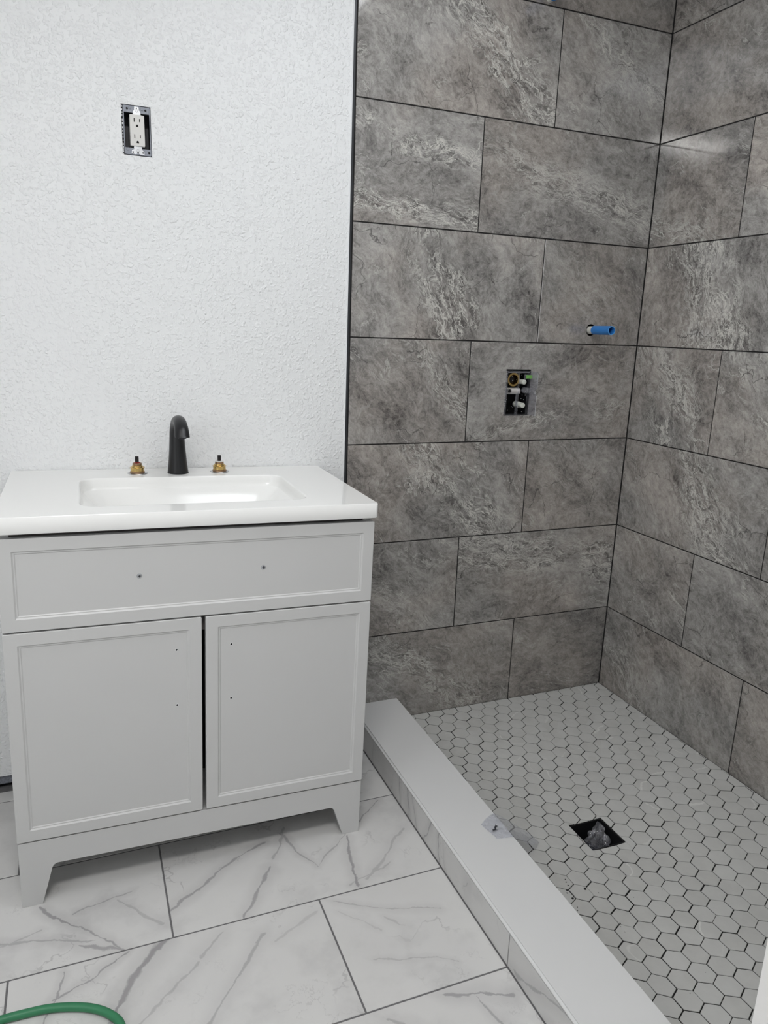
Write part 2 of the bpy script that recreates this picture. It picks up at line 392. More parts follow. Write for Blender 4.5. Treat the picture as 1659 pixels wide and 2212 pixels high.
# ------------------------------------------------------------------ room shell
OUT = (-0.5862, -0.5204, 1.6487, 1.7596)     # cut-out for the socket: x0 x1 z0 z1
VAL = (0.5165, 0.6065, 1.0120, 1.1560)       # cut-out for the shower valve
PIPE = (0.8176, 1.2836); PIPE2 = (0.5675, 2.1790); PR = 0.0185
wall_back = link('wall_back', bx(LEFT-0.1, -0.0105, 0.003, 0.075, 0.044, CEIL), M_dry); tag(wall_back, kind='structure')
cut(wall_back, [bx(OUT[0]-.001, OUT[1]+.0004, -0.02, 0.062, OUT[2], OUT[3])])
link('cement_board', bx(LEFT-0.1, -0.0105, 0.012, 0.060, 0.016, 0.044), M_board, wall_back)
link('dark_foot_gap', bx(LEFT-0.1, -0.0105, 0.030, 0.055, -0.01, 0.016), M_slot, wall_back)  # black strip: dark of the gap below the wall, put into colour
gb = link('grout_bed', bx(-0.0105, W+0.002, 0.0014, 0.075, -0.01, CEIL), M_grout, wall_back)
def cyl(x, z, r): return lathe(bmesh.new(), [(r, -0.05), (r, 0.055)], 32, 'y', (x, 0, z))
cut(gb, [bx(VAL[0], VAL[1], -0.02, 0.068, VAL[2], VAL[3]), cyl(PIPE[0], PIPE[1], PR), cyl(PIPE2[0], PIPE2[1], PR)])
wall_right = link('wall_right', bx(W+0.0014, W+0.1, NEAR-0.13, 0.075, -0.01, CEIL), M_grout); tag(wall_right, kind='structure')
tag(link('wall_near', bx(0.031, W+0.0014, NEAR-0.12, NEAR, -0.05, CEIL), M_paint), kind='structure')
tag(link('wall_left', bx(LEFT-0.1, LEFT, FRONT, 0.003, -0.01, CEIL), M_dry), kind='structure')
tag(link('wall_front', bx(LEFT-0.1, 1.2, FRONT-0.1, FRONT, -0.01, CEIL), M_dry), kind='structure')
tag(link('wall_side', bx(0.9, 1.1, FRONT, NEAR-0.13, -0.01, CEIL), M_dry), kind='structure')
tag(link('ceiling', bx(LEFT-0.1, W+0.1, FRONT-0.1, 0.075, CEIL, CEIL+0.1), M_paint), kind='structure')

# black metal edge between paint and tile, with the painters' caulk line
trim = link('trim_1', bx(-0.0095, -0.0036, -0.0012, 0.0030, 0.0, CEIL, bev=0.0005), M_trim); tag(trim, kind='structure')
link('caulk_line', bx(-0.0112, -0.0095, -0.0002, 0.0031, 0.0, CEIL), M_caulk, trim)

# ------------------------------------------------------------------ stone tiles
G = 0.0017
meshes = {}
def stone_tile(parent, wall, u0_, u1_, z0, z1, ang=-38, bu=0, bv=0, bw=0.08, bs=0.3, o2=9, br=1.0):
    wdt, hgt = u1_-u0_-2*G, z1-z0-2*G
    key = (round(wdt, 4), round(hgt, 4))
    if key not in meshes:
        b = bx(-wdt/2, wdt/2, 0, 0.006, -hgt/2, hgt/2)
        es = [e for e in b.edges if all(abs(v.co.y) < 1e-6 for v in e.verts)]
        bmesh.ops.bevel(b, geom=es, offset=0.0007, segments=1, affect='EDGES')
        me = bpy.data.meshes.new('tile'); bmesh.ops.recalc_face_normals(b, faces=b.faces); b.to_mesh(me); b.free(); me.materials.append(M_stone); meshes[key] = me
    o = link('tile', None, mesh=meshes[key], parent=parent)
    uc, zc = (u0_+u1_)/2, (z0+z1)/2
    lip = random.uniform(-0.0003, 0.0003)
    if wall == 'back': o.location = (uc, lip, zc)
    else: o.location = (W+lip, -uc, zc); o.rotation_euler = (0, 0, -math.pi/2)
    for k_, v_ in dict(vang=math.radians(ang), bu=bu, bv=bv, bw=bw, bs=bs, o2=o2, br=br).items(): o[k_] = float(v_)
    return o
XA, XB = 0.6192, 0.3863
rows = [(ZS-0.004, ZL)]+[(ZL+i*P, min(ZL+(i+1)*P, CEIL)) for i in range(7)]
back = {
 (0, 0): dict(ang=-34, bv=-.01, bw=.10, bs=.8, br=.92), (0, 1): dict(ang=-10, bs=.12, br=.85),
 (1, 0): dict(ang=-30, bs=.22, bv=-.08), (1, 1): dict(ang=-9, bv=.065, bw=.085, bs=1.3, br=.98),
 (2, 0): dict(ang=-48, bu=.05, bv=.02, bw=.12, bs=1.0), (2, 1): dict(ang=-36, bs=.16, br=.97),
 (3, 0): dict(ang=-52, bu=.13, bv=.02, bw=.06, bs=.8), (3, 1): dict(ang=12, bv=-.075, bu=.05, bw=.035, bs=.6, br=.98),
 (4, 0): dict(ang=-68, bu=-.02, bw=.10, bs=1.2, br=1.03), (4, 1): dict(ang=-45, bs=.18, br=.93),
 (5, 0): dict(ang=-9, bv=.068, bw=.04, bs=1.2, o2=-.18, br=1.05), (5, 1): dict(ang=-10, bv=-.01, bw=.08, bs=.75, br=1.0),
 (6, 0): dict(ang=-42, bu=.10, bv=.02, bw=.075, bs=1.2, br=1.06), (6, 1): dict(ang=-32, bv=.09, bw=.04, bs=.6, br=1.03),
 (7, 0): dict(ang=-30, bs=.3), (7, 1): dict(ang=-30, bs=.1, br=.8)}
for i, (z0, z1) in enumerate(rows):
    j = XA if i % 2 == 0 else XB
    stone_tile(wall_back, 'back', -0.0008, j, z0, z1, **back[(i, 0)])
    t = stone_tile(wall_back, 'back', j, W, z0, z1, **back[(i, 1)])
    def hole(o, c):
        o.data = o.data.copy(); cut(o, [c])
    if i == 3: hole(t, bx(VAL[0], VAL[1], -0.02, 0.068, VAL[2], VAL[3]))
    if i == 4: hole(t, cyl(PIPE[0], PIPE[1], PR))
    if i == 7: pass
for o in [o for o in wall_back.children if o.name.startswith('tile')]:
    if o.location.z > 2.05 and o.location.x < 0.35:
        o.data = o.data.copy(); cut(o, [cyl(PIPE2[0], PIPE2[1], PR)])
right = {
 0: [dict(ang=-50, bu=-.22, bw=.09, bs=.7, br=0.95), dict(ang=-42, bs=.3, br=0.95), dict(bs=.2)],
 1: [dict(ang=-40, bs=.55, bv=.07, bw=.05, br=1.02), dict(ang=-38, bs=.2, br=1.02), dict(bs=.2, br=1.00)],
 2: [dict(ang=-50, bu=.06, bw=.11, bs=1.0, br=1.02), dict(ang=-40, bs=.4, br=1.00), dict(bs=.2)],
 3: [dict(ang=-62, bu=-.01, bw=.13, bs=1.0, br=1.02), dict(ang=-45, bu=-.1, bw=.10, bs=.8, br=1.05), dict(bs=.2)],
 4: [dict(ang=-72, bu=-.02, bw=.13, bs=1.2, br=1.05), dict(ang=-40, bs=.4, br=1.00), dict(bs=.2)],
 5: [dict(ang=-18, bu=-.1, bv=-.10, bw=.05, bs=.7, br=1.02), dict(ang=-30, bs=.12, br=1.15), dict(bs=.2)],
 6: [dict(ang=-28, bu=.2, bv=.1, bw=.07, bs=.6, br=1.00), dict(ang=-28, bs=.3, br=1.00), dict(bs=.2)],
 7: [dict(ang=-28, bv=.05, bw=.06, bs=.8, br=1.00), dict(ang=-28, bs=.3), dict(bs=.2)]}
for i, (z0, z1) in enumerate(rows):
    j = [0.0016] + ([0.6105, 1.2300] if i % 2 == 0 else [0.3622, 0.9815]) + [-NEAR]
    if i == 1: j[1] = 0.3655
    for n_ in range(3): stone_tile(wall_right, 'right', j[n_], j[n_+1], z0, z1, **right[i][n_])

# ------------------------------------------------------------------ bathroom floor
XC = 0.0315
floor = link('floor', bx(LEFT-0.1, XC+0.02, FRONT-0.1, 0.075, -0.06, -0.0011), M_flgrout); tag(floor, kind='structure')
L = 0.635; y_lines = [0.0]+[-0.0525-P*i for i in range(10)]
y_lines[-1] = FRONT
fsegs = {
 (1, 1): [(-.355, -.43, -.601, -.592, .0045, .8), (-.355, -.529, -.444, -.66, .006, .8), (-.152, -.481, -.182, -.66, .0045, .9),
          (-.157, -.645, -.001, -.505, .005, .5), (-.114, -.45, -.02, -.37, .0045, .9), (-.312, -.415, -.246, -.564, .003, .7), (-.246, -.564, -.15, -.47, .003, .6), (-.20, -.655, -.08, -.60, .0025, .5), (-.30, -.40, -.34, -.50, .004, .6)],
 (1, 0): [(-.868, -.49, -.80, -.56, .004, .9), (-.80, -.56, -.705, -.661, .0035, .8), (-.80, -.53, -.67, -.50, .003, .7), (-.942, -.56, -.758, -.62, .004, .6), (-.70, -.52, -.62, -.62, .005, .5), (-.79, -.62, -.70, -.665, .006, .8), (-1.0, -.58, -.86, -.56, .003, .5)],
 (2, 1): [(-.614, -.671, -.727, -.805, .0085, .95), (-.727, -.805, -.80, -.93, .010, .7), (-.563, -.895, -.42, -.72, .006, .6), (-.683, -.851, -.57, -.748, .005, .5), (-.625, -.668, -.666, -.736, .003, .5),
          (-.69, -.68, -.83, -.74, .004, .8), (-.81, -.68, -.84, -.80, .0025, .8), (-.40, -.75, -.30, -.70, .006, .35), (-.50, -.69, -.56, -.74, .006, .5)],
 (2, 2): [(-.25, -.69, -.03, -.79, .003, .55), (-.16, -.76, -.12, -.80, .004, .4), (-.22, -.86, -.05, -.93, .002, .45), (-.25, -.72, -.18, -.80, .002, .3)],
 (3, 1): [(-.12, -.99, .01, -1.04, .007, .8), (-.06, -1.02, -.03, -1.2, .004, .7), (-.25, -1.0, -.14, -1.1, .006, .6)],
 (0, 1): [(-.11, -.20, .0, -.19, .006, .7), (-.10, -.30, -.05, -.32, .01, .4)],
}
for i in range(len(y_lines)-1):
    ya, yb = y_lines[i+1], y_lines[i]
    if yb < FRONT: break
    row = i-2               # row -2 is the sliver along the wall
    base = -0.5998 if row % 2 == 0 else -0.2789
    js = sorted([base+L*k_ for k_ in range(-4, 3)])
    js = [LEFT]+[j for j in js if LEFT+.02 < j < XC-0.02]+[XC-0.0005]
    for c_ in range(len(js)-1):
        xa, xb = js[c_], js[c_+1]
        g2 = 0.0019
        b = bx(xa+g2, xb-g2, ya+g2, yb-(g2 if yb < 0 else 0.004), -0.008, 0.0)
        bmesh.ops.bevel(b, geom=[e for e in b.edges if all(abs(v.co.z) < 1e-6 for v in e.verts)], offset=0.0007, segments=1, affect='EDGES')
        key = None
        cx = (xa+xb)/2; cy = (ya+yb)/2
        if row == 0: key = (1, 1) if xa > -.65 else ((1, 0) if xb > -.65 else None)
        if row == 1: key = (2, 2) if xa > -.3 else ((2, 1) if xb > -.3 else None)
        if row == 2 and xb > 0: key = (3, 1)
        if row == -1 and xb > 0: key = (0, 1)
        link('floor_tile', b, mk_marble('white_marble_tile', fsegs.get(key, []), seed=i*1.7+c_*3.1, net=0.8), floor)

# ------------------------------------------------------------------ shower floor: hexagon mosaic falling to a square drain
XI = 0.187
DC = Vector((0.489, -0.673)); DH = 0.0525
def zof(x, y):
    dx = (x-DC.x)/(W-DC.x) if x > DC.x else (DC.x-x)/(DC.x-0.185)
    dy = (y-DC.y)/(-DC.y) if y > DC.y else (DC.y-y)/(1.52+DC.y)
    return ZS-HD*max(0.0, 1-max(dx, dy))
bm = bmesh.new()
xs = sorted(set([XI+(W-XI)*i/24 for i in range(25)]+[DC.x-DH, DC.x+DH])); ys = sorted(set([NEAR*i/40 for i in range(41)]+[DC.y-DH, DC.y+DH]))
vg = {(i, j): bm.verts.new((x, y, zof(x, y)-0.0016)) for i, x in enumerate(xs) for j, y in enumerate(ys)}
for i in range(len(xs)-1):
    for j in range(len(ys)-1):
        cx, cy = (xs[i]+xs[i+1])/2, (ys[j]+ys[j+1])/2
        if abs(cx-DC.x) < DH and abs(cy-DC.y) < DH: continue
        bm.faces.new((vg[i, j], vg[i+1, j], vg[i+1, j+1], vg[i, j+1]))
geom = bmesh.ops.extrude_face_region(bm, geom=list(bm.faces))
for v in [e for e in geom['geom'] if isinstance(e, bmesh.types.BMVert)]: v.co.z = -0.06
sf = link('shower_floor', bm, M_hexgrout); tag(sf, kind='structure')
def clip(poly, ax, lim, keep_less):
    out = []
    for i in range(len(poly)):
        a, b = poly[i], poly[(i+1) % len(poly)]
        ina = (a[ax] <= lim) == keep_less; inb = (b[ax] <= lim) == keep_less
        if ina: out.append(a)
        if ina != inb:
            t = (lim-a[ax])/(b[ax]-a[ax]); out.append((a[0]+(b[0]-a[0])*t, a[1]+(b[1]-a[1])*t))
    return out
def area(p): return abs(sum(p[i][0]*p[(i+1) % len(p)][1]-p[(i+1) % len(p)][0]*p[i][1] for i in range(len(p))))/2 if len(p) > 2 else 0
def project(x, y, z):
    d = Vector((x, y, z))-CAM_POS; zz = d.dot(fwd)
    return 829.5+F_PX*d.dot(cr)/zz, 1106-F_PX*d.dot(cu)/zz, zz
va = Vector((0.0518, -0.0014)); vb = Vector((-0.0261, -0.0438)); hO = Vector((0.3301, -0.4557))
nb = [va, va+vb, vb, -va, -va-vb, -vb]
hexes = []
rr = random.Random(11)
for i in range(-20, 40):
    for j in range(-25, 40):
        c = hO+va*i+vb*j
        if not (XI-.04 < c.x < W+.04 and NEAR-.04 < c.y < .04): continue
        jit = Vector((rr.gauss(0, .00035), rr.gauss(0, .00035))); cc = c+jit
        s = 1-(0.0024+rr.uniform(-.0004, .0003))/0.0512
        poly = [tuple(cc+(nb[k_]+nb[(k_+1) % 6])/3*s) for k_ in range(6)]
        poly = clip(poly, 0, W-0.003, True); poly = clip(poly, 0, XI+0.003, False)
        poly = clip(poly, 1, -0.003, True); poly = clip(poly, 1, NEAR+0.003, False)
        if area(poly) < 2e-5: continue
        dd = DH+0.001
        pieces = [poly]
        xs_ = [p_[0] for p_ in poly]; ys_ = [p_[1] for p_ in poly]
        if max(xs_) > DC.x-dd and min(xs_) < DC.x+dd and max(ys_) > DC.y-dd and min(ys_) < DC.y+dd:
            pieces = []
            l_ = clip(poly, 0, DC.x-dd, True); pieces.append(l_)
            r_ = clip(poly, 0, DC.x+dd, False); pieces.append(r_)
            m_ = clip(clip(poly, 0, DC.x-dd, False), 0, DC.x+dd, True) if len(clip(poly, 0, DC.x-dd, False)) > 2 else []
            if len(m_) > 2: pieces.append(clip(m_, 1, DC.y-dd, True)); pieces.append(clip(m_, 1, DC.y+dd, False))
            pieces = [p_ for p_ in pieces if area(p_) > 1e-5]
            if not pieces: continue
        px, py, zz = project(cc.x, cc.y, zof(cc.x, cc.y))
        if not (-60 < px < 1720 and py < 2290): continue
        hexes.append((zz, cc, pieces))
hexes.sort(key=lambda h: h[0]+0)
def hex_into(bm, cc, pieces, ox, oy, oz, lip):
    for p_ in pieces:
        p_ = [q_ for n_, q_ in enumerate(p_) if (Vector(q_)-Vector(p_[n_-1])).length > 2e-4]
        if len(p_) < 3: continue
        cen = Vector((sum(q_[0] for q_ in p_)/len(p_), sum(q_[1] for q_ in p_)/len(p_)))
        top = []; sh = []; bot = []
        for q_ in p_:
            v = Vector(q_); inn = v+(cen-v).normalized()*0.0007
            z = zof(v.x, v.y)+lip
            top.append(bm.verts.new((inn.x-ox, inn.y-oy, z-oz))); sh.append(bm.verts.new((v.x-ox, v.y-oy, z-0.0006-oz))); bot.append(bm.verts.new((v.x-ox, v.y-oy, z-0.005-oz)))
        n_ = len(p_); bm.faces.new(top)
        for a_, b_ in ((top, sh), (sh, bot)):
            for q_ in range(n_): bm.faces.new((a_[q_], b_[q_], b_[(q_+1) % n_], a_[(q_+1) % n_]))
rest = bmesh.new(); nrest = 0
for idx, (zz, cc, pieces) in enumerate(hexes):
    lip = rr.uniform(-.0003, .0003)
    if idx < 300:
        b = bmesh.new(); z0 = zof(cc.x, cc.y); hex_into(b, cc, pieces, cc.x, cc.y, z0, lip)
        o = link('tile', b, M_hex, sf); o.location = (cc.x, cc.y, z0)
    else: hex_into(rest, cc, pieces, 0, 0, 0, lip); nrest += 1
if nrest:
    o = link('mosaic_tiles', rest, None, sf); tag(o, kind='stuff')
    k = M_hex.copy(); k.name = 'grey_hexagon_mosaic_far'; o.data.materials.append(k)
    # one joined part: take the per-tile random from a cell pattern of about one tile
    nt = k.node_tree
    for n_ in [n_ for n_ in nt.nodes if n_.type == 'OBJECT_INFO']:
        vo = nt.nodes.new('ShaderNodeTexVoronoi'); vo.inputs['Scale'].default_value = 19.5; tc = nt.nodes.new('ShaderNodeTexCoord'); nt.links.new(tc.outputs['Object'], vo.inputs['Vector'])
        sp = nt.nodes.new('ShaderNodeSeparateColor'); nt.links.new(vo.outputs['Color'], sp.inputs[0])
        for l_ in list(n_.outputs['Random'].links): nt.links.new(sp.outputs[0], l_.to_socket)
    for n_ in nt.nodes:      # veins and offsets stay continuous over the joined part
        if n_.type == 'COMBXYZ':
            for s_ in (0, 1):
                for l_ in list(n_.inputs[s_].links): nt.links.remove(l_)

# drain
zd = zof(DC.x, DC.y)
dr = empty('floor_drain', (DC.x, DC.y, zd-0.055)); tag(dr, 'open square black drain well set in the grey hexagon shower floor', 'drain')
b = bmesh.new()
h_ = DH-0.0005
def sq(h, z): return [(h, h, z), (-h, h, z), (-h, -h, z), (h, -h, z)]
loops(b, [sq(h_, 0.0), sq(h_, 0.0575), sq(h_-0.0035, 0.0575), sq(h_-0.0045, 0.003)], cap0=True, cap1=True)
link('well', b, M_slot, dr)
b = lathe(bmesh.new(), [(0.024, 0.0031), (0.024, 0.006), (0.020, 0.006), (0.020, 0.0035)], 24, cap0=False, cap1=False)
link('outlet_ring', b, M_boxin, dr)

# ------------------------------------------------------------------ shower curb
curb = empty('shower_curb', (XC, 0, 0)); tag(curb, 'low shower curb with a plain white top and marbled tile face', 'curb')
link('core', bx(0.0015, XI-XC-0.002, NEAR+0.001, 0.0, -0.05, 0.0785), M_flgrout, curb)
b = bx(-0.0005, 0.1925-XC, NEAR+0.001, 0.001, 0.0795, 0.0868)
bmesh.ops.bevel(b, geom=[e for e in b.edges if all(v.co.x < 0 and v.co.z > 0.08 for v in e.verts)], offset=0.0052, segments=3, affect='EDGES')
bmesh.ops.bevel(b, geom=[e for e in b.edges if all(v.co.x > 0.15 and v.co.z > 0.08 for v in e.verts)], offset=0.0015, segments=2, affect='EDGES')
link('cap', b, M_cap, curb)
csegs = {0: [(-.2, .0, -.21, .08, .002, .3)], 1: [(-.415, -.01, -.405, .08, .002, .8), (-.47, .0, -.455, .085, .005, .8), (-.475, .085, -.52, .0, .003, .7), (-.56, .0, -.60, .085, .0045, .7), (-.66, -.01, -.64, .085, .003, .7), (-.69, .0, -.665, .08, .002, .4), (-.78, .03, -.80, .05, .004, .5)],
         2: [(-1.0, .02, -1.2, .085, .005, .6), (-1.1, .0, -1.3, .06, .004, .6)]}
cj = [0.0, 0.3528, 0.9728, NEAR*-1]
for n_ in range(3):
    b = bx(0, 0.006, -cj[n_+1]+0.0015, -cj[n_]-0.0015, 0.0012, 0.0773)
    link('tile', b, mk_marble('white_marble_curb_tile', csegs[n_], axes=(1, 2), seed=9+n_, net=0.6), curb)

# ------------------------------------------------------------------ vanity
VX, TILT = -0.5063, 0.018
van = empty('bathroom_vanity', (VX, 0, 0.0), (0, TILT, 0)); tag(van, 'light grey vanity cabinet with one wide drawer, two doors and splayed feet', 'vanity')
HW = 0.3945; YF = -0.477
def cab(name, bm, m=M_cab, parent=van, smooth=False): return link(name, bm, m, parent, smooth)
# carcass: two sides, bottom, back (hollow enough for dark gaps)
b = bmesh.new()
box(b, -0.390, -0.372, -0.4595, -0.005, 0.10, 0.846); box(b, 0.372, 0.390, -0.4595, -0.005, 0.10, 0.846)
box(b, -0.372, 0.372, -0.4590, -0.005, 0.135, 0.152); box(b, -0.372, 0.372, -0.020, -0.006, 0.152, 0.846)
cab('carcass', b)
cab('top_rail', bx(-0.3715, 0.3715, -0.455, -0.440, 0.60, 0.846), M_cabdark)  # shade of the slot under the counter is put into its dark colour
cab('dark_inside_sheet', bx(-0.3715, 0.3715, -0.30, -0.29, 0.153, 0.60), M_slot)  # black sheet stands in for the shade behind the door gaps
def front(name, x0, x1, z0, z1):
    """shaker style front with a slim recessed panel"""
    b = bmesh.new(); cx, cz, hw, hz = (x0+x1)/2, (z0+z1)/2, (x1-x0)/2, (z1-z0)/2
    def rc(i, y, r=0.0): return [(px-cx+cx, y, pz) for px, pz in rrect(cx, cz, hw-i, hz-i, max(r, 0.0004), 3, 2)]
    ls = [rc(0, -0.4605, .003), rc(0, -0.4758, .003), rc(0.0012, YF, .003), rc(0.0262, YF, .0008), rc(0.0292, YF+0.0026, .0008), rc(0.0312, YF+0.0026, .0008),
          rc(0.0330, YF+0.0040, .0008), rc(0.0335, YF+0.0042, .0008)]
    loops(b, ls, cap0=True, cap1=True)
    return cab(name, b)
dwr = front('drawer_front', -HW, HW, 0.6412, 0.8362)
d1 = front('door', -HW, -0.0025, 0.1572, 0.6378); d2 = front('door', 0.0062, HW, 0.1572, 0.6378)
YP = YF+0.0042
for x in (-0.1300, 0.1335):
    s_ = link('screw', lathe(bmesh.new(), [(0.0046, YP+0.002), (0.0054, YP-0.0004), (0.0050, YP-0.0012), (0.0025, YP-0.0016)], 20, 'y', (x, 0, 0.7415)), M_steel, dwr)
    b = bmesh.new(); box(b, x-0.0032, x+0.0032, YP-0.0020, YP-0.0014, 0.7409, 0.7421); box(b, x-0.0006, x+0.0006, YP-0.0020, YP-0.0014, 0.7383, 0.7447)
    link('cross_slot', b, M_slot, s_)
for o_, xs_ in ((d1, (-0.0565, -0.0565)), (d2, (0.0630, 0.0630))):
    for x, z in zip(xs_, (0.5652, 0.4325)):
        link('drilled_hole', lathe(bmesh.new(), [(0.0022, YP-0.0003), (0.0020, YP-0.0002)], 14, 'y', (x, 0, z), cap0=True), M_slot, o_)
        link('chipped_rim', lathe(bmesh.new(), [(0.0023, YP-0.0001), (0.0026, YP-0.0006), (0.0031, YP-0.0001)], 14, 'y', (x, 0, z), cap0=False, cap1=False), M_caulk, o_)
# base frame: apron and tapered feet in one board, short side boards
def foot(x, sgn):   # floor height seen in the tilted frame
    return -(-x*math.sin(TILT))/math.cos(TILT)
def zb(x): return x*math.tan(TILT)
def arc(cx, cz, r, a0, a1, n=5): return [(cx+r*math.cos(math.radians(a0+(a1-a0)*i/n)), cz+r*math.sin(math.radians(a0+(a1-a0)*i/n))) for i in range(n+1)]
pts = [(-0.3935, 0.1532), (-0.3935, zb(-.3935)), (-0.3515, zb(-.3515))] + arc(-0.3175, 0.0805, 0.011, 170, 90)+arc(0.3135, 0.0805, 0.011, 90, 10)+[(0.3495, zb(.3495)), (0.3935, zb(.3935)), (0.3935, 0.1532)]
cab('base_frame', prism(bmesh.new(), pts, -0.4745, -0.4565, 0.0008))
for sx in (-1, 1):
    a, c = sorted((sx*0.3935, sx*0.3755))
    zlo = zb(sx*.385)
    b = bmesh.new()
    yz = [(-0.4563, 0.1345), (-0.4563, zlo), (-0.420, zlo), (-0.395, 0.085), (-0.10, 0.085), (-0.075, zlo), (-0.01, zlo), (-0.01, 0.1345)]
    A_ = [b.verts.new((a, y, z)) for y, z in yz]; B_ = [b.verts.new((c, y, z)) for y, z in yz]
    b.faces.new(A_); b.faces.new(B_[::-1])
    for i in range(len(yz)): b.faces.new((A_[i], B_[i], B_[(i+1) % len(yz)], A_[(i+1) % len(yz)]))
    cab('side_foot_board', b)

# ------------------------------------------------------------------ vanity top with moulded basin
ZT = 0.8814
top = empty('vanity_top', (-0.4905, 0, ZT), (0, TILT, 0)); tag(top, 'glossy white vanity top with moulded rectangular basin on the grey cabinet', 'sink')
def lp(cx, cy, hw, hd, r, z): return [(x, y, z) for x, y in rrect(cx, cy, hw, hd, r)]
cy0 = -0.2437; bxc, byc = 0.0062, -0.270
b = bmesh.new()
ls = [lp(0, cy0, 0.370, 0.225, .01, -0.0345), lp(0, cy0, 0.3965, 0.2425, .006, -0.0345), lp(0, cy0, 0.3980, 0.2437, .006, -0.0325), lp(0, cy0, 0.3980, 0.2437, .006, -0.002), lp(0, cy0, 0.3965, 0.2422, .006, 0.0), lp(0, cy0, 0.3945, 0.2402, .006, 0.0),
      lp(bxc, byc, 0.2500, 0.1525, .040, 0.0), lp(bxc, byc, 0.2480, 0.1505, .038, 0.0), lp(bxc, byc, 0.2465, 0.1490, .037, -0.0007), lp(bxc, byc, 0.2450, 0.1475, .036, -0.0030), lp(bxc, byc, 0.2440, 0.1465, .036, -0.0150), lp(bxc, byc, 0.2425, 0.1450, .035, -0.0220),
      lp(bxc, byc, 0.2385, 0.1415, .034, -0.0275)]
loops(b, ls)
link('slab', b, M_white, top, smooth=True)
b = bmesh.new()
ls = [lp(bxc, byc, 0.2385, 0.1415, .034, -0.0275), lp(bxc, byc, 0.218, 0.1200, .034, -0.046), lp(bxc, byc, 0.195, 0.100, .034, -0.074), lp(bxc, byc, 0.170, 0.082, .034, -0.098), lp(bxc, byc, 0.12, 0.055, .03, -0.112), lp(bxc, byc, 0.05, 0.035, .03, -0.118), lp(bxc, byc, 0.024, 0.024, .0235, -0.120)]
loops(b, ls, cap1=True)
link('basin', b, M_white, top, smooth=True)
link('waste_ring', lathe(bmesh.new(), [(0.022, -0.1198), (0.021, -0.1180), (0.015, -0.1185), (0.014, -0.1195)], 28, 'z', (bxc, byc, 0)), M_steel, top, smooth=True)
def on_top(x, y): return (x, y, ZT-math.tan(TILT)*(x+0.4905)+0.0002)

# ------------------------------------------------------------------ faucet
fx, fy = -0.4908, -0.0672
fc = empty('faucet', on_top(fx, fy)); tag(fc, 'matte black single-hole faucet with a tapered body and downturned spout', 'faucet')
b = bmesh.new(); ls = []
secs = []   # (y, z, halfwidth x, half thickness, direction angle of path from vertical)
for z, r in ((0, .0255), (.002, .0262), (.006, .0258), (.03, .0231), (.06, .0207), (.085, .0193), (.104, .0184)): secs.append((0, z, r, r, 0))
ry, rz, z0 = 0.056, 0.0375, 0.104
for i in range(1, 15):
    a = math.radians(168*i/14)
    y, z = -ry*(1-math.cos(a)), z0+rz*math.sin(a)
    t = math.atan2(ry*math.sin(a), rz*math.cos(a))
    k_ = i/14
    hw = 0.0184-0.0022*math.sin(math.pi*k_)+(-.0006 if k_ > .5 else 0)
    th = 0.0184-0.0074*min(1, k_*1.3)
    secs.append((y, z, hw, th, t))
secs.append((-0.1135, 0.1085, 0.0176, 0.0118, math.radians(176)))
for y, z, hw, th, t in secs:
    l = []
    for i in range(36):
        a = 2*math.pi*i/36
        ca, sa = math.cos(a), math.sin(a)
        # normal direction in the yz plane (outer side of the bend = +)
        ny, nz = math.cos(t), math.sin(t)
        l.append((hw*ca, y+th*sa*ny, z+th*sa*nz))
    ls.append(l)
loops(b, ls, cap0=True, cap1=True)
link('body', b, M_black, fc, smooth=True)
link('aerator', lathe(bmesh.new(), [(0.0098, 0.1080), (0.0098, 0.1064), (0.0078, 0.1064), (0.0075, 0.1075)], 24, 'z', (0, -0.1135, 0)), M_boxin, fc)
link('base_ring', lathe(bmesh.new(), [(0.0266, -0.0004), (0.0266, 0.0012), (0.0255, 0.0014), (0.0255, -0.0004)], 36), M_slot, fc)
# small maker's lettering on the lower body
cu_ = bpy.data.curves.new('lettering', 'FONT'); cu_.body = 'Pfister'; cu_.size = 0.0062; cu_.align_x = 'CENTER'; cu_.extrude = 0.0001
to = bpy.data.objects.new('lettering_tmp', cu_); COL.objects.link(to); bpy.context.view_layer.update()
me = bpy.data.meshes.new_from_object(to.evaluated_get(bpy.context.evaluated_depsgraph_get())); bpy.data.objects.remove(to, do_unlink=True)
me.materials.clear(); me.materials.append(M_letter)
for v in me.vertices:      # wrap the flat letters round the cone, facing the room's middle
    ang_ = v.co.x/0.0238; zz = 0.019+v.co.y; r_ = 0.0258-0.0105*zz/0.1*1.0+0.0002*(1 if v.co.z > 0 else 0)-0.00022
    az = math.radians(-90+(-6))+ang_
    v.co = (r_*math.cos(az), r_*math.sin(az), zz)
lo = bpy.data.objects.new('lettering', me); COL.objects.link(lo); lo.parent = fc

